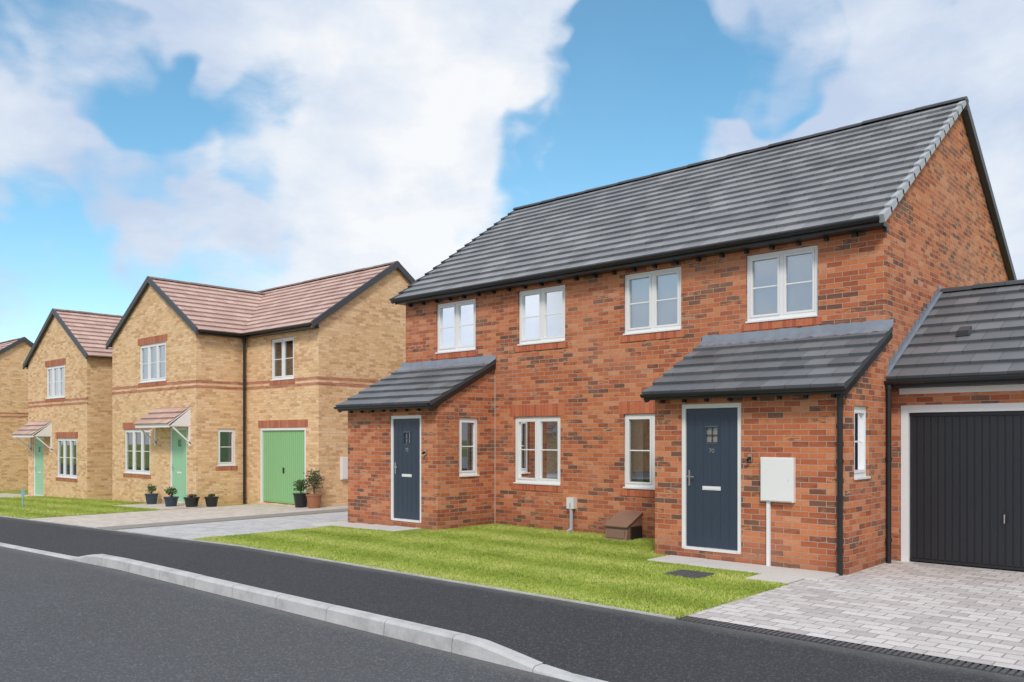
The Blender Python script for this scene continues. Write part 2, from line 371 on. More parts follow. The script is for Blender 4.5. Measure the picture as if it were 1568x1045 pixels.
def porch(x0,x1,dh,sidewin,tag,digit):
    yp=10.45; f=front(yp); mb=MB(); zt=2.36; ysl=.505
    ztop=lambda y: 2.40+ysl*(y-yp)
    a,b,c,d=dh
    wall(mb,f,x0,x1,-.4,zt,[dh],RED)
    fs=side(x1,0,1); wall(mb,fs,yp,YF,-.4,zt,[sidewin],RED)
    mb.poly([fs.p(yp,zt),fs.p(YF,zt),fs.p(YF,ztop(YF)),fs.p(yp,ztop(yp))],RED)
    fl=side(x0,0,-1); wall(mb,fl,yp,YF,-.4,zt,[],RED)
    mb.poly([fl.p(yp,zt),fl.p(YF,zt),fl.p(YF,ztop(YF)),fl.p(yp,ztop(yp))],RED)
    mb.obj(tag+'_walls',H)
    o,(m,lp,tp)=door(H,tag+'_front_door',f,a+.003,b-.003,c,d-.003,NAVY)
    digits(H,tag+'_door_number',digit,(m,yp+.042,tp-.62),.09)
    window(H,tag+'_side_window',fs,sidewin[0]+.003,sidewin[1]-.003,sidewin[2]+.003,sidewin[3]-.003,lights=1,blind=INTER,fw=.05)
    e0=10.20; S=(0,YF-.005-e0,ysl*(YF-e0))
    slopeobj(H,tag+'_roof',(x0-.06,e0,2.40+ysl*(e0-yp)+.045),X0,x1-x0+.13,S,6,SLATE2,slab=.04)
    mb=MB()
    mb.box((x0-.05,e0+.03,2.23),(x1+.06,e0+.055,2.315),BLACK)
    mb.box((x0-.02,e0+.055,2.24),(x1+.02,yp-.003,2.262),BLACK)
    for xx in (x0-.055,x1+.004):
        mb.beam((xx,e0+.06,2.40+ysl*(e0-yp)-.1+.03),(xx,YF-.004,ztop(YF)-.1),X0,.06,Z0,.125,BLACK)
    for i in range(8):
        x=x0+.15+(x1-x0-.3)*i/7; mb.box((x-.022,yp-.06,2.195),(x+.022,yp-.001,2.238),BLACK)
    mb.obj(tag+'_fascia',H)
    gutter(H,tag+'_gutter',(x0-.05,e0-.02,2.31),X0,x1-x0+.11,.045)
    mb=MB(); n=60; L=x1-x0+.14
    for i in range(n):
        def row(i):
            u=x0-.06+L*i/n; w=.006*math.sin(i*1.7)+.004*math.sin(i*.7)
            y2=YF-.20+.012*math.sin(i*.9)
            zz=lambda y:2.40+ysl*(y-yp)+.045+.045+w
            return [V((u,y2,zz(y2)-.012)),V((u,YF-.03,zz(YF-.03))),V((u,YF-.006,zz(YF)+.07+.004*math.sin(i*.5)))]
        A,B=row(i),row(i+1)
        for k in range(2): mb.poly([A[k],B[k],B[k+1],A[k+1]],LEAD)
    mb.obj(tag+'_lead_flashing',H)
    mb=MB(); lx=b+.12; mb.box((lx,yp-.04,1.38),(lx+.05,yp-.001,1.47),CHROME); mb.cyl((lx+.025,yp-.045,1.425),(lx+.025,yp-.1,1.40),.022,BLACK)
    mb.obj(tag+'_porch_lamp',H,bevel=.004)
porch(-6.67,-3.90,(-6.24,-5.31,.12,2.17),(10.70,11.22,1.19,2.10),'right_porch','70')
porch(-14.02,-11.32,(-12.68,-11.77,.10,2.12),(11.00,11.52,.98,2.07),'left_porch','72')
downpipe(H,'porch_downpipe',-3.965,10.405,-.02,2.30)
downpipe(H,'corner_downpipe',-3.86,11.86,-.02,2.45)
mb=MB(); f=front(10.45)
f.box(mb,-5.0,-4.55,.86,1.44,.002,.07,WHITE); f.box(mb,-4.985,-4.565,.875,1.425,.072,.085,WHITE); f.box(mb,-4.62,-4.60,1.13,1.17,.086,.09,PALEP)
f.box(mb,-4.93,-4.885,-.01,.857,.002,.045,WHITE)
mb.obj('electricity_meter_box',None,bevel=.004)
mb=MB(); front(YF).box(mb,-11.29,-11.275,-.1,2.9,-.01,.004,CURT); mb.obj('movement_joint',H)

# ============================================================ GARAGE
G=empty('garage'); yg=12.15; gx0,gx1=-3.925,-.75; f=front(yg); zt=2.36
mb=MB(); wall(mb,f,gx0,gx1,-.4,2.44,[(-3.80,-1.28,-.02,2.14)],RED,depth=.13)
for xx,s in ((gx1,1),):
    fs=side(xx,0,s); wall(mb,fs,yg,17.0,-.4,2.44,[],RED); mb.poly([fs.p(yg,2.44),fs.p(17.0,2.44),fs.p(17.0,2.5),fs.p(14.55,3.95),fs.p(yg,2.5)],RED)
wall(mb,front(17.0),gx0,gx1,-.4,2.5,[],RED); mb.obj('walls',G)
mb=MB(); a,b,c,d=-3.797,-1.283,-.02,2.137
f.box(mb,a,a+.1,c,d,-.12,-.005,WHITE);f.box(mb,b-.1,b,c,d,-.12,-.005,WHITE);f.box(mb,a+.1,b-.1,d-.1,d,-.12,-.005,WHITE)
mb.obj('door_frame',G,bevel=.004)
mb=MB(); l,r=a+.104,b-.104; n=26; w=(r-l)/n
f.box(mb,l,r,c+.03,d-.104,-.1,-.07,GARD)
for i in range(n):
    f.box(mb,l+w*i+.008,l+w*(i+1)-.008,c+.07,d-.16,-.0695,-.058,GARD)
f.box(mb,l,r,c+.03,c+.062,-.0695,-.05,GARD); f.box(mb,l,r,d-.15,d-.106,-.0695,-.05,GARD)
hm=(l+r)/2; f.box(mb,hm-.03,hm+.03,.62,.74,-.057,-.045,BLACK); mb.cyl(f.p(hm,.7,-.045),f.p(hm,.7,-.01),.01,CHROME); f.box(mb,hm-.008,hm+.008,.6,.71,-.01,.0,CHROME)
mb.obj('up_and_over_door',G,bevel=.003)
slopeobj(G,'roof_front_slope',(gx0+.0,11.87,2.49),X0,gx1-gx0+.1,(0,2.68,1.53),9,SLATE2)
slopeobj(G,'roof_rear_slope',(gx0+.0,17.23,2.49),X0,gx1-gx0+.1,(0,-2.68,1.53),9,SLATE2)
ridge(G,'ridge_tiles',(gx0+.02,14.55,4.05),X0,gx1-gx0+.1,DGREY)
mb=MB(); mb.box((gx0+.12,yg-.03,2.29),(gx1,yg-.002,2.37),WHITE); mb.box((gx0+.09,11.9,2.375),(gx1+.05,yg,2.40),BLACK); mb.box((gx0+.09,11.88,2.37),(gx1+.05,11.899,2.47),BLACK); mb.obj('fascia',G)
gutter(G,'gutter',(gx0+.02,11.83,2.46),X0,gx1-gx0+.1)
mb=MB()
for i in range(14):
    y=11.9+i*.19; z=2.49+.571*(y-11.87)
    mb.hexa([V((XR+.003,y,z)),V((XR+.012,y,z)),V((XR+.012,y+.19,z+.108)),V((XR+.003,y+.19,z+.108)),V((XR+.003,y,z+.19)),V((XR+.012,y,z+.19)),V((XR+.012,y+.185,z+.19)),V((XR+.003,y+.185,z+.19))],LEAD)
mb.beam((XR+.006,11.87,2.53),(XR+.006,14.55,4.06),X0,.05,Z0,.012,LEAD)
mb.hexa([V((-3.3,12.9,3.115)),V((-3.12,12.9,3.115)),V((-3.12,13.1,3.2)),V((-3.3,13.1,3.2)),V((-3.28,12.88,3.19)),V((-3.14,12.88,3.19)),V((-3.14,13.08,3.27)),V((-3.28,13.08,3.27))],DGREY)
mb.obj('stepped_lead_flashing',G)

# ============================================================ BUFF HOUSES
def buff(dx,dy,dz,mirror,upblind=BLIND2):
    E=empty('buff_brick_house'); cx=-25.28
    s=-1 if mirror else 1
    X=lambda x: (2*cx-x if mirror else x)+dx
    def iv(a,b): a,b=X(a),X(b); return (min(a,b),max(a,b))
    def hh(a,b,c,d): return (*iv(a,b),c,d)
    fw=front(11.52+dy,dz); fm=front(13.06+dy,dz); zt=4.72; zb=-.7
    mb=MB()
    uw=hh(-26.11,-24.32,3.40,4.55); lw=hh(-27.2,-25.35,.58,1.95); dr=hh(-24.07,-23.02,-.2,1.97)
    wall(mb,fw,*iv(-28.09,-22.48),zb,zt,[uw,lw,dr],BUFF)
    a,b=iv(-28.09,-22.48); mb.poly([fw.p(a,zt),fw.p(b,zt),fw.p(b,4.82),fw.p((a+b)/2,6.48),fw.p(a,4.82)],BUFF)
    ws=side(X(-22.48),dz,s); sw=(12.17+dy,12.74+dy,.89,1.95)
    wall(mb,ws,11.52+dy,13.06+dy,zb,zt+.1,[sw],BUFF)
    mw=hh(-21.11,-19.96,3.33,4.48); gd=hh(-21.69,-19.39,-.17,1.97)
    wall(mb,fm,*iv(-22.48,-18.79),zb,zt,[mw,gd],BUFF)
    for xx,sg,y0 in ((-18.79,s,13.06),(-28.09,-s,11.52)):
        g=side(X(xx),dz,sg); wall(mb,g,y0+dy,18.3+dy,zb,zt,[],BUFF)
        mb.poly([g.p(13.06+dy,zt),g.p(18.3+dy,zt),g.p(18.3+dy,4.85),g.p(15.68+dy,6.68),g.p(13.06+dy,4.85)],BUFF)
    wall(mb,front(18.3+dy,dz),*iv(-28.09,-18.79),zb,zt,[],BUFF)
    mb.obj('walls',E)
    mb=MB()
    for v0,v1 in ((3.10,3.175),(3.25,3.325)):
        a,b=iv(-28.09,-22.48); fw.box(mb,a-.006,b+.006,v0,v1,-.03,.006,BUFFR)
        ws.box(mb,11.52+dy,13.05+dy,v0,v1,-.03,.006,BUFFR)
        a,b=iv(-22.47,-18.79); fm.box(mb,a,b,v0,v1,-.03,.006,BUFFR)
        side(X(-18.79),dz,s).box(mb,13.06+dy-.006,18.3+dy,v0,v1,-.03,.006,BUFFR)
    for fr,w,hd in ((fw,uw,1),(fw,lw,1),(ws,sw,0),(fm,mw,0)):
        if hd: soldier(mb,fr,w[0]-.1,w[1]+.1,w[3]+.002,w[3]+.215,BUFFS)
        soldier(mb,fr,w[0]-.06,w[1]+.06,w[2]-.14,w[2]-.03,BUFFS,.014)
    soldier(mb,fm,gd[0]-.1,gd[1]+.1,gd[3]+.002,gd[3]+.215,BUFFS)
    mb.obj('brick_bands_and_headers',E)
    q=.003
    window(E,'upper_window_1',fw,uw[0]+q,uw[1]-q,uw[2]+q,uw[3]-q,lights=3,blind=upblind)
    window(E,'lower_window_1',fw,lw[0]+q,lw[1]-q,lw[2]+q,lw[3]-q,lights=3,blind=INTER,curtain=True)
    window(E,'side_window',ws,sw[0]+q,sw[1]-q,sw[2]+q,sw[3]-q,lights=1,blind=INTER)
    window(E,'upper_window_2',fm,mw[0]+q,mw[1]-q,mw[2]+q,mw[3]-q,lights=2,blind=INTER)
    door(E,'front_door',fw,dr[0]+q,dr[1]-q,dr[2],dr[3]-q,MINT)
    mb=MB(); a,b,c,d=gd[0]+q,gd[1]-q,gd[2],gd[3]-q
    fm.box(mb,a,a+.07,c,d,-.1,-.01,WHITE);fm.box(mb,b-.07,b,c,d,-.1,-.01,WHITE);fm.box(mb,a+.07,b-.07,d-.07,d,-.1,-.01,WHITE)
    l,r=a+.073,b-.073; n=22; w=(r-l)/n; fm.box(mb,l,r,c+.02,d-.073,-.095,-.065,SAGE)
    for i in range(n): fm.box(mb,l+w*i+.008,l+w*(i+1)-.008,c+.06,d-.12,-.0645,-.054,SAGE)
    hm=(l+r)/2; fm.box(mb,hm-.03,hm+.03,.7,.85,-.053,-.03,BLACK)
    mb.obj('garage_door',E)
    a,b=iv(-28.25,-18.68)
    slopeobj(E,'main_roof_front',(a,12.8+dy,4.70+dz),X0,b-a,(0,2.88,2.02),12,TERRA,edge=DGREY)
    slopeobj(E,'main_roof_rear',(a,18.56+dy,4.70+dz),X0,b-a,(0,-2.88,2.02),12,TERRA,edge=DGREY)
    ridge(E,'main_ridge',(a,15.68+dy,6.75+dz),X0,b-a,TERRA)
    a,b=iv(-28.32,-22.24); m=(a+b)/2
    slopeobj(E,'wing_roof_1',(b,11.44+dy,4.70+dz),Y0,4.2,(m-b,0,1.83),11,TERRA,edge=DGREY)
    slopeobj(E,'wing_roof_2',(a,11.44+dy,4.70+dz),Y0,4.2,(m-a,0,1.83),11,TERRA,edge=DGREY)
    ridge(E,'wing_ridge',(m,11.42+dy,6.56+dz),Y0,4.1,TERRA)
    mb=MB()
    for xx in (a,b):
        mb.beam((xx,11.40+dy,4.70+dz-.12),(m,11.40+dy,6.53+dz-.12),Y0,.055,Z0,.18,DGREY)
    gx=X(-18.79); sg=s
    for y0 in (12.78,18.58):
        mb.beam((gx+sg*.05,y0+dy,4.69+dz-.12),(gx+sg*.05,15.68+dy,6.72+dz-.12),X0,.07*sg,Z0,.19,DGREY)
    a2,b2=iv(-22.3,-18.75); mb.box((a2,12.82+dy,4.60+dz),(b2,13.055+dy,4.63+dz),BLACK)
    a2,b2=iv(-22.475,-22.27); mb.box((a2,11.5+dy,4.60+dz),(b2,13.0+dy,4.63+dz),BLACK)
    mb.obj('bargeboards_and_soffits',E)
    a2,b2=iv(-22.25,-18.72); gutter(E,'main_gutter',(a2,12.78+dy,4.70+dz),X0,b2-a2)
    gutter(E,'wing_gutter',(X(-22.22),11.46+dy,4.70+dz),Y0,1.35)
    downpipe(E,'downpipe',X(-22.36),12.95+dy,-.25+dz,4.62+dz,.04)
    a,b=iv(-24.95,-22.78); y1=11.515+dy; y0=10.85+dy
    slopeobj(E,'door_canopy_roof',(a,y0,2.07+dz),X0,b-a,(0,y1-y0,.5),3,TERRA,edge=WHITE,slab=.03)
    mb=MB(); mb.box((a+.02,y0+.03,1.98+dz),(b-.02,y0+.055,2.06+dz),WHITE); mb.box((a+.02,y0+.055,2.0+dz),(b-.02,y1,2.02+dz),WHITE)
    for xx in (a+.005,b-.045):
        P=[V((xx,y0+.06,2.021+dz)),V((xx,y1,2.021+dz)),V((xx,y1,2.52+dz))]; Q=[p+X0*.04 for p in P]
        mb.poly(P,WHITE);mb.poly(Q,WHITE)
        for i in range(3): j=(i+1)%3; mb.poly([P[i],P[j],Q[j],Q[i]],WHITE)
        mb.beam((xx,y1-.001,1.50+dz),(xx,y0+.15,1.96+dz),X0,.045,Z0,.05,WHITE)
        mb.box((xx,y1-.05,1.45+dz),(xx+.045,y1,2.0+dz),WHITE)
    mb.obj('door_canopy_frame',E)
    return E
buff(0,0,0,False)
buff(-7.02,-.25,-.28,True)
buff(-23.5,-2.3,-.5,False)
# houses across the road (seen only as reflections in the glazing)
for a_ in (-57.5,-45.0):
    E=buff(0,0,.1,False); E.rotation_euler=(0,0,math.pi); E.location=(a_,-4.5,-.1)
mb=MB(); fs=side(-18.79); fs.box(mb,13.75,14.2,.55,1.17,.002,.08,WHITE); fs.box(mb,13.77,14.18,.57,1.15,.082,.095,WHITE); mb.obj('gas_meter_box',None,bevel=.004)

# ============================================================ GROUND
def sheet(name,xs,ys,zf,mat,parent=None):
    xs=sorted(set(xs)|{x for x in (-12,-50) if min(xs)<x<max(xs)})
    mb=MB()
    for a,b in zip(xs,xs[1:]):
        for c,d in zip(ys,ys[1:]):
            mb.poly([(a,c,zf(a,c)),(b,c,zf(b,c)),(b,d,zf(b,d)),(a,d,zf(a,d))],mat)
    return mb.obj(name,parent)
def rng_(a,b,s):
    n=max(1,int(round((b-a)/s))); return [a+(b-a)*i/n for i in range(n+1)]

def asphalt(name,col,lightamt,agg=130,patch=.2,dust=None):
    t=NT(name); p=t.pos(); n=t.noise(p,.5,6,.6); f=t.noise(p,agg,3,.7); g=t.noise(p,agg*.35,2)
    vo=t.add('ShaderNodeTexVoronoi'); vo.inputs['Scale'].default_value=agg*.8; t.link(p,vo.inputs['Vector'])
    st=t.sep(vo.outputs['Color'])[0]
    c=t.mix(t.ramp(f,[(.3,(0,0,0)),(.7,(1,1,1))]),t.mix(n,tuple(q*.5 for q in col),tuple(q*.66 for q in col)),t.mix(n,tuple(q*1.25 for q in col),tuple(q*1.5 for q in col)))
    c=t.mix(t.ramp(st,[(.82,(0,0,0)),(.9,(lightamt,)*3)]),c,(.30,.30,.31))
    big=t.noise(p,.22,7,.65); c=t.mix(t.ramp(big,[(.42,(0,0,0)),(.68,(patch,)*3)]),c,tuple(q*1.5 for q in col))
    if dust:
        y=t.sep(p)[1]; dy=t.math('ADD',t.math('ABSOLUTE',t.math('SUBTRACT',y,dust)),t.math('MULTIPLY',t.math('SUBTRACT',t.noise(p,2.2,5,.7),.5),.35))
        c=t.mix(t.ramp(dy,[(.0,(.4,.4,.4)),(.22,(0,0,0))]),c,(.22,.21,.195))
    t.base(c); t.rough(.85); t.b.inputs['Specular IOR Level'].default_value=.3
    t.bump(t.math('ADD',f,t.math('MULTIPLY',g,.6)),.6,.006); return t.m
ROAD=asphalt('road_asphalt',(.088,.090,.097),.35,90,dust=5.0)
PATH=asphalt('footpath_asphalt',(.048,.049,.055),.22,110,dust=6.88)

def grassmat(name):
    t=NT(name); p=t.pos(); n=t.noise(p,1.1,5,.65); f=t.noise(p,55,4,.7); m=t.noise(p,7,4,.6)
    r=t.math('ADD',t.math('MULTIPLY',n,.45),t.math('ADD',t.math('MULTIPLY',f,.3),t.math('MULTIPLY',m,.3)))
    c=t.ramp(r,[(.3,(.13,.18,.022)),(.5,(.24,.31,.045)),(.62,(.35,.39,.08)),(.78,(.44,.43,.14))])
    t.base(c); t.rough(.8); t.b.inputs['Specular IOR Level'].default_value=.2; t.bump(f,.6,.015); return t.m
GRASS=grassmat('lawn_grass')

sheet('ground',[-300,-60,-30,-20,40,300],[-300,-8.5,-8.4,6.84,6.88,300],lambda x,y:(-.3 if -8.45<y<6.86 else -.035)+slope(x),GRASS)
sheet('road',rng_(-140,100,10),[-8.3,5.02],lambda x,y:-.15+slope(x),ROAD)
def sst(t): t=max(0,min(1,t)); return t*t*(3-2*t)
def ktop(x):
    r=sst((x+13.9)/1.1)*(1-sst((x+5.15)/1.15)); return -.128+.115*r
def fpz(x,y):
    t=(y-5.125)/(6.88-5.125); return ktop(x)*(1-t)+(-.015)*t + slope(x)
KERB=NT('kerb_concrete'); p=KERB.pos(); kn=KERB.noise(p,3,6,.7); kf=KERB.noise(p,80,3)
KERB.base(KERB.mix(KERB.math('MULTIPLY',kf,.5),KERB.ramp(kn,[(.25,(.36,.36,.36)),(.5,(.58,.58,.575)),(.75,(.70,.695,.68))]),(.33,.33,.33))); KERB.rough(.85); KERB.bump(kf,.6,.005); KERB=KERB.m
sheet('footpath',rng_(-60,-16,4)+rng_(-16,-2,.25)+rng_(-2,30,4),[5.12,5.7,6.3,6.885],fpz,PATH)
mb=MB(); x=-40.0
while x<14:
    a,b=x+.005,x+.910; jz=random.uniform(-.003,.003)
    def prof(q):
        s=slope(q);t=ktop(q)+s+.003+jz
        return [V((q,4.985,-.2+s)),V((q,5.0,t-.022)),V((q,5.022,t-.004)),V((q,5.035,t)),V((q,5.13,t)),V((q,5.13,-.3+s))]
    n=3
    for k in range(n):
        P,Q=prof(a+(b-a)*k/n),prof(a+(b-a)*(k+1)/n)
        for i in range(5): mb.poly([P[i],Q[i],Q[i+1],P[i+1]],KERB)
    mb.poly(prof(a),KERB);mb.poly(prof(b),KERB); x+=.915
mb.obj('kerb')
LX0,LX1=-13.6,-4.17
mb=MB()
for a,b in zip(rng_(-40,LX1,1),rng_(-40,LX1,1)[1:]):
    mb.hexa([V((a,6.885,-.1+slope(a))),V((b-.005,6.885,-.1+slope(b))),V((b-.005,6.925,-.1+slope(b))),V((a,6.925,-.1+slope(a))),V((a,6.885,.0+slope(a))),V((b-.005,6.885,.0+slope(b))),V((b-.005,6.925,.0+slope(b))),V((a,6.925,.0+slope(a)))],KERB)
mb.obj('path_edging')
PAVE=brickmat('block_paving',[(0,(.46,.425,.41)),(.3,(.60,.56,.54)),(.6,(.69,.65,.63)),(1,(.76,.72,.70))],(.36,.30,.27),bw=.24,bh=.16,ms=.007,plane='floor',rough=.9,blot=(.74,.72,.70))
SLAB=plain('paving_slab',(.62,.595,.56),.9,.15,scale=4)
DRV1=brickmat('light_driveway',[(0,(.50,.50,.50)),(.5,(.60,.60,.60)),(1,(.67,.67,.66))],(.40,.39,.38),bw=.24,bh=.16,ms=.006,plane='floor')
DRV2=brickmat('beige_driveway',[(0,(.58,.52,.46)),(.5,(.68,.61,.54)),(1,(.76,.69,.62))],(.46,.41,.36),bw=.24,bh=.16,ms=.006,plane='floor')
GRAV=asphalt('gravel',(.30,.28,.24),.9,45)
CHAN=plain('drain_channel_iron',(.10,.10,.105),.6,.3)
sheet('driveway',[LX1,1.2],[7.06,12.16],lambda x,y:-.006,PAVE)
sheet('driveway_strip',[-3.9,1.2],[12.16,12.4],lambda x,y:-.008,SLAB)
mb=MB(); x=LX1
mb.box((LX1,6.886,-.1),(1.2,7.06,-.022),CHAN)
while x<1.2:
    mb.box((x+.004,6.892,-.03),(x+.034,7.05,-.005),CHAN); x+=.05
mb.obj('drain_channel')
sheet('lawn',[LX0,LX1],[6.925,YF],lambda x,y:.0+slope(x),GRASS)
sheet('lawn',[-60,-21.7],[6.925,11.5],lambda x,y:.0+slope(x),GRASS)
sheet('driveway',[-16.75,LX0],[6.89,20],lambda x,y:-.004+slope(x),DRV1)
sheet('gravel_strip',[-17.6,-16.75],[6.89,20],lambda x,y:.004+slope(x),GRAV)
sheet('driveway',[-21.7,-17.6],[6.89,13.2],lambda x,y:-.004+slope(x),DRV2)
sheet('driveway',[-25,-21.7],[10.2,11.6],lambda x,y:.004+slope(x),DRV2)
sheet('driveway',[-38,-33.5],[6.93,11.4],lambda x,y:.006+slope(x),DRV2)
sheet('driveway',[-60,30],[-30,-8.55],lambda x,y:-.02+slope(x),DRV1)  # unseen paving added across the road to keep green out of window reflections
sheet('side_passage_paving',[-18.79,-17.6],[13.2,20],lambda x,y:-.006+slope(x),DRV1)
mb=MB()
def slabs(x0,x1,y0,y1,sx,sy):
    x=x0
    while x<x1-.01:
        y=y0
        while y<y1-.01:
            a,b=x+.004,min(x+sx,x1)-.004; c,d=y+.004,min(y+sy,y1)-.004; z=.014+random.uniform(-.002,.002)+slope(a)
            mb.box((a,c,z-.05),(b,d,z),SLAB); y+=sy
        x+=sx
slabs(-6.4,-3.96,9.82,10.44,.6,.62); slabs(-4.7,-4.17,9.35,9.82,.53,.47)
mb.obj('slab_path',bevel=.004)
mb=MB(); slabs(-14.3,-11.75,9.75,10.44,.6,.69); mb.obj('slab_path',bevel=.004)

BL=NT('grass_blades'); p=BL.pos(); n=BL.noise(p,1.1,5,.65); n2=BL.noise(p,5,3,.6); f=BL.noise(p,160,2); px_,py_,pz_=BL.sep(p)[:3]
strp=BL.math('MULTIPLY',BL.math('SINE',BL.math('ADD',BL.math('MULTIPLY',py_,5.5),BL.math('MULTIPLY',n,1.5))),.085)
r=BL.math('ADD',BL.math('ADD',BL.math('MULTIPLY',n,.4),BL.math('ADD',BL.math('MULTIPLY',f,.3),BL.math('MULTIPLY',n2,.3))),strp)
BL.base(BL.ramp(r,[(.3,(.20,.27,.03)),(.5,(.39,.48,.075)),(.7,(.62,.62,.21))])); BL.rough(.65); BL=BL.m
def blades(name,x0,x1,y0,y1,n,hm,excl=()):
    X=rng.uniform(x0,x1,n);Y=rng.uniform(y0,y1,n)
    k=np.ones(n,bool)
    for a,b,c,d in excl: k&=~((X>a)&(X<b)&(Y>c)&(Y<d))
    X,Y=X[k],Y[k]; n=len(X)
    Zs=np.where(X<-12,.022*(np.maximum(X,-50)+12),0)
    tall=1+.3*np.sin(X*3.1+np.sin(Y*4.3))*np.cos(Y*2.7+X)
    h=rng.uniform(.5,1.2,n)*hm*tall; th=rng.uniform(0,np.pi,n); w=rng.uniform(.003,.006,n); lx=rng.normal(0,.8,n)*h; ly=rng.normal(0,.8,n)*h
    v=np.empty((n,3,3)); v[:,0]=np.stack([X-np.cos(th)*w,Y-np.sin(th)*w,Zs-.003],1); v[:,1]=np.stack([X+np.cos(th)*w,Y+np.sin(th)*w,Zs-.003],1); v[:,2]=np.stack([X+lx,Y+ly,Zs+h],1)
    me=bpy.data.meshes.new(name); me.vertices.add(n*3); me.vertices.foreach_set('co',v.ravel()); me.loops.add(n*3); me.loops.foreach_set('vertex_index',np.arange(n*3,dtype=np.int32))
    me.polygons.add(n); me.polygons.foreach_set('loop_start',np.arange(0,n*3,3,dtype=np.int32)); me.polygons.foreach_set('loop_total',np.full(n,3,dtype=np.int32)); me.update(); me.validate()
    me.materials.append(BL); o=bpy.data.objects.new(name,me); COL.objects.link(o)
EX=[(-6.42,-3.9,9.80,12),(-4.72,-4.1,9.33,9.85),(-6.7,-3.9,10.4,12),(-14.3,-11.3,9.73,12),(-5.62,-5.1,8.92,9.42),(-8.35,-7.85,11.4,12)]
blades('grass',LX0,LX1+.03,6.90,YF,230000,.025,EX)
blades('grass',-34,-21.7,6.93,11.4,60000,.04,[(-25,-21.7,10.2,11.6)])

# ============================================================ SMALL OBJECTS
mb=MB(); mb.box((-5.6,8.94,-.01),(-5.12,9.4,.012),CHAN)
for i in range(5):
    for j in range(5): mb.box((-5.57+i*.092,8.97+j*.088,.0125),(-5.51+i*.092,9.03+j*.088,.017),CHAN)
mb.obj('manhole_cover',bevel=.002)
BROWN=plain('brown_meter_box_plastic',(.27,.16,.115),.5,.2)
mb=MB(); x0,x1=-8.30,-7.86; y0,y1=11.45,11.93
P=[V((x0,y0,-.02)),V((x1,y0,-.02)),V((x1,y1,-.02)),V((x0,y1,-.02)),V((x0,y0+.04,.20)),V((x1,y0+.04,.20)),V((x1,y1-.02,.40)),V((x0,y1-.02,.40))]
mb.hexa(P,BROWN); 
P=[V((x0-.02,y0-.0,.205)),V((x1+.02,y0,.205)),V((x1+.02,y1-.01,.42)),V((x0-.02,y1-.01,.42))]; mb.hexa(P+[q+V((0,-.01,.025)) for q in P],BROWN)
mb.box((x0+.04,y0-.004,.03),(x1-.04,y0+.01,.17),BROWN)
mb.box((x1+.003,y0+.12,-.02),(x1+.03,y1-.05,.22),BLACK); mb.obj('gas_meter_box',None,bevel=.004)  # black panel on the right end paints in that side's shade
mb=MB(); mb.cyl((-9.34,YF-.06,-.02),(-9.34,YF-.06,.5),.033,LGREY); mb.cyl((-9.34,YF-.06,.44),(-9.34,YF-.06,.52),.045,LGREY); mb.box((-9.42,YF-.10,.42),(-9.26,YF-.002,.62),PALEP); mb.cyl((-9.34,YF-.06,.05),(-9.34,YF-.2,.0),.03,LGREY); mb.obj('water_pipe_box',None)
LEAFS=[]
for nm,c in (('shrub_leaf_dark',(.035,.075,.02)),('shrub_leaf_light',(.09,.16,.035)),('shrub_leaf_olive',(.12,.11,.05))): LEAFS.append(plain(nm,c,.6,.4,scale=15))
BARK=plain('stem_bark',(.12,.08,.05),.9)
def pot(x,y,r,h,matp,ph,pr,n,tall=False,mats=(0,1)):
    z=slope(x); mb=MB()
    mb.cyl((x,y,z),(x,y,z+h),r*.75,matp,18,r2=r); mb.cyl((x,y,z+h-.03),(x,y,z+h+.012),r*1.06,matp,18,r2=r*1.08)
    for i in range(7):
        a=random.uniform(0,6.28); q=V((x+math.cos(a)*pr*.5*random.random(),y+math.sin(a)*pr*.5*random.random(),z+h+ph*random.uniform(.5,.95)))
        mb.cyl((x,y,z+h-.02),q,.006,BARK,5,r2=.003)
    for i in range(n):
        while True:
            u=V((random.uniform(-1,1),random.uniform(-1,1),random.uniform(-1,1)))
            if u.length<1: break
        lump=.75+.35*math.sin(u.x*5+x)*math.cos(u.z*6+y)
        c=V((x+u.x*pr*lump,y+u.y*pr*lump,z+h+ph*.52+u.z*ph*.5*lump))
        d=V((random.gauss(0,1),random.gauss(0,1),random.gauss(.3,1))).normalized(); e=d.orthogonal().normalized(); L=random.uniform(.03,.06); W=L*.35
        mb.poly([c-d*L*.5,c+e*W,c+d*L*.5,c-e*W],LEAFS[mats[0] if random.random()<.5 else mats[1]])
    mb.obj('potted_plant')
BLUEP=plain('slate_blue_pot',(.03,.05,.08),.4)
TERP=plain('terracotta_pot',(.33,.14,.07),.8)
pot(-24.55,11.2,.18,.30,BLUEP,.30,.17,260)
pot(-22.9,11.0,.19,.26,BLUEP,.32,.2,300)
pot(-22.1,11.2,.20,.26,BLACK,.10,.15,160,mats=(0,2))
pot(-21.75,11.6,.18,.26,BLACK,.10,.12,120,mats=(0,2))
pot(-19.15,12.75,.20,.36,BLACK,.42,.24,500)
pot(-18.55,12.75,.20,.34,TERP,.75,.28,700,mats=(0,2))
mb=MB(); BL2=plain('pale_blue_plastic',(.25,.45,.62),.4); x,y=-26.6,8.4; z=slope(x); mb.cyl((x,y,z),(x,y,z+.42),.018,BL2); mb.box((x-.12,y-.012,z+.36),(x+.12,y+.012,z+.52),BL2); mb.obj('garden_marker_sign')

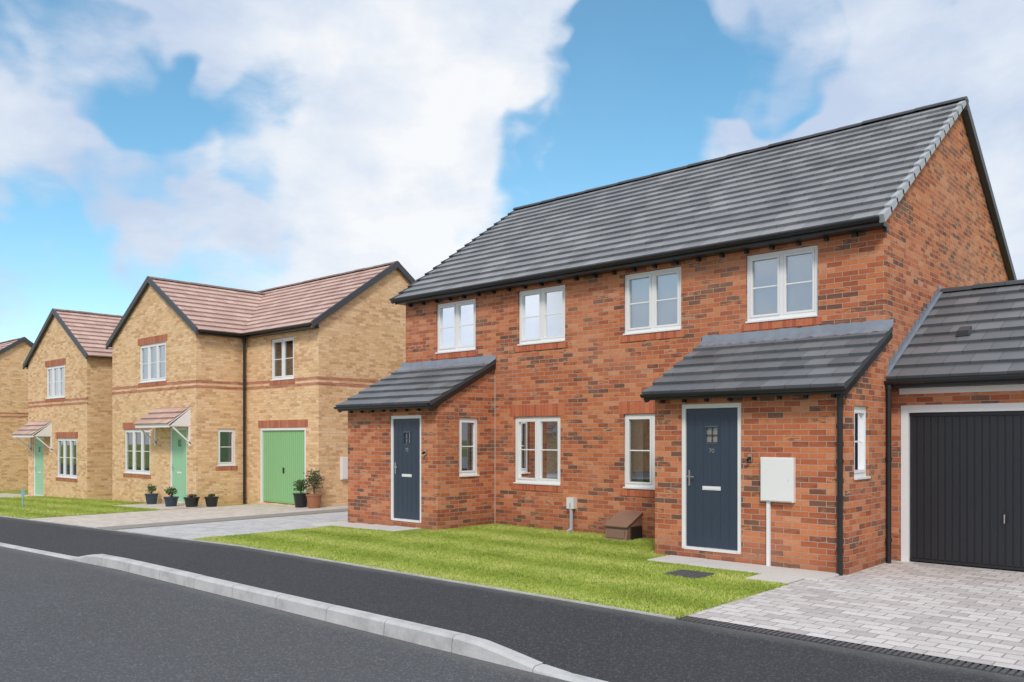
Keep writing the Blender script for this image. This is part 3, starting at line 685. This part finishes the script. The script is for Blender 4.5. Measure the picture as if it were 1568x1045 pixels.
# ============================================================ WORLD / SUN / CAMERA
c_,s_=math.cos(math.radians(42.22)),math.sin(math.radians(42.22))
def pdir(px,py):
    u=(px-784)/1284; w=(670-py)/1284
    return V((c_*u-s_, s_*u+c_, w)).normalized()
EL,ROT=math.radians(42),math.radians(143)
W=bpy.data.worlds.new('World'); sc.world=W; W.use_nodes=True
class WT(NT):
    def __init__(s): s.t=W.node_tree; s.n=s.t.nodes; s.l=s.t.links
w=WT(); bg=w.n['Background']; wo=w.n['World Output']
sky=w.add('ShaderNodeTexSky'); sky.sky_type='NISHITA'; sky.sun_disc=False; sky.sun_elevation=EL; sky.sun_rotation=ROT; sky.ozone_density=2.0; sky.air_density=1.0; sky.dust_density=.5
hs=w.add('ShaderNodeHueSaturation'); hs.inputs['Saturation'].default_value=1.2; hs.inputs['Value'].default_value=1.35; hs.inputs['Hue'].default_value=.480
w.link(sky.outputs[0],hs.inputs['Color'])
w.link(hs.outputs[0],bg.inputs['Color']); bg.inputs['Strength'].default_value=.13
tc=w.add('ShaderNodeTexCoord').outputs['Generated']
nz=w.add('ShaderNodeTexNoise'); nz.inputs['Scale'].default_value=2.6; nz.inputs['Detail'].default_value=4; nz.inputs['Roughness'].default_value=.55; w.link(tc,nz.inputs['Vector'])
vm=w.add('ShaderNodeVectorMath',operation='SUBTRACT'); w.link(nz.outputs['Color'],vm.inputs[0]); vm.inputs[1].default_value=(.5,.5,.5)
vs=w.add('ShaderNodeVectorMath',operation='SCALE'); w.link(vm.outputs[0],vs.inputs[0]); vs.inputs['Scale'].default_value=.12
va=w.add('ShaderNodeVectorMath',operation='ADD'); w.link(tc,va.inputs[0]); w.link(vs.outputs[0],va.inputs[1])
wd=va.outputs[0]
def blob(px,py,rad,wt):
    d=w.add('ShaderNodeVectorMath',operation='DOT_PRODUCT'); w.link(wd,d.inputs[0]); d.inputs[1].default_value=pdir(px,py)
    m=w.add('ShaderNodeMapRange',interpolation_type='SMOOTHSTEP'); w.link(d.outputs['Value'],m.inputs['Value'])
    m.inputs['From Min'].default_value=math.cos(math.radians(rad)); m.inputs['From Max'].default_value=1.0; m.inputs['To Max'].default_value=wt
    return m.outputs[0]
mp=w.add('ShaderNodeMapping'); mp.inputs['Scale'].default_value=(1,1,2.1); mp.inputs['Rotation'].default_value=(.25,.3,0); w.link(wd,mp.inputs['Vector'])
fb=w.noise(mp.outputs[0],4.2,9,.60)
fbc=w.math('SUBTRACT',fb,.5)
tot=w.math('ADD',w.math('MULTIPLY',fbc,1.9),.80)
for b in [(110,320,13,-.62),(330,330,10,-.55),(440,260,6,-.25),(30,400,8,-.22),(900,265,7,-.72),(1070,215,6,-.60),(980,270,5,-.3),(800,280,4,-.2),(1245,-10,5,-.55),(60,0,5,-.50),
          (300,90,12,.35),(120,170,7,.28),(700,330,6,.2),(590,390,8,.3),(640,180,12,.2),(40,200,5,.25),(1400,130,14,.35),(1010,70,9,.42),(1200,120,7,.35),(190,470,6,.35),(400,445,8,.30)]:
    tot=w.math('ADD',tot,blob(*b))
dens=w.add('ShaderNodeMapRange',interpolation_type='SMOOTHSTEP'); w.link(tot,dens.inputs['Value']); dens.inputs['From Min'].default_value=.08; dens.inputs['From Max'].default_value=.86; dens.inputs['To Min'].default_value=.05; dens.inputs['To Max'].default_value=.97
mp2=w.add('ShaderNodeMapping'); mp2.inputs['Scale'].default_value=(1,1,2); mp2.inputs['Location'].default_value=(3,1,.2); w.link(wd,mp2.inputs['Vector'])
sh=w.math('ADD',w.math('ADD',w.noise(mp2.outputs[0],2.8,6,.58),w.math('MULTIPLY',fbc,.45)),w.math('ADD',blob(280,100,14,-.14),w.math('ADD',blob(640,230,11,.06),blob(1250,120,8,-.08))))
cc=w.ramp(sh,[(.34,(.56,.66,.84)),(.5,(.74,.81,.92)),(.66,(.96,.97,.99))])
b2=w.add('ShaderNodeBackground'); w.link(cc,b2.inputs['Color']); b2.inputs['Strength'].default_value=1.0
ms=w.add('ShaderNodeMixShader'); w.link(dens.outputs[0],ms.inputs[0]); w.link(bg.outputs[0],ms.inputs[1]); w.link(b2.outputs[0],ms.inputs[2]); w.link(ms.outputs[0],wo.inputs[0])

L=bpy.data.lights.new('sun','SUN'); L.energy=2.0; L.angle=math.radians(11); L.color=(1,.94,.86); lo=bpy.data.objects.new('sun',L); COL.objects.link(lo)
sd=V((math.sin(ROT)*math.cos(EL),math.cos(ROT)*math.cos(EL),math.sin(EL))); lo.rotation_euler=sd.to_track_quat('Z','Y').to_euler(); lo.location=sd*50
cam=bpy.data.cameras.new('camera'); co=bpy.data.objects.new('camera',cam); COL.objects.link(co); sc.camera=co
co.location=(0,0,1.7); co.rotation_euler=(math.pi/2,0,math.radians(42.22)); cam.lens=36*1284/1568; cam.shift_y=147.5/1568; cam.clip_end=2000
sc.view_settings.view_transform='Standard'; sc.view_settings.look='None'; sc.view_settings.exposure=0
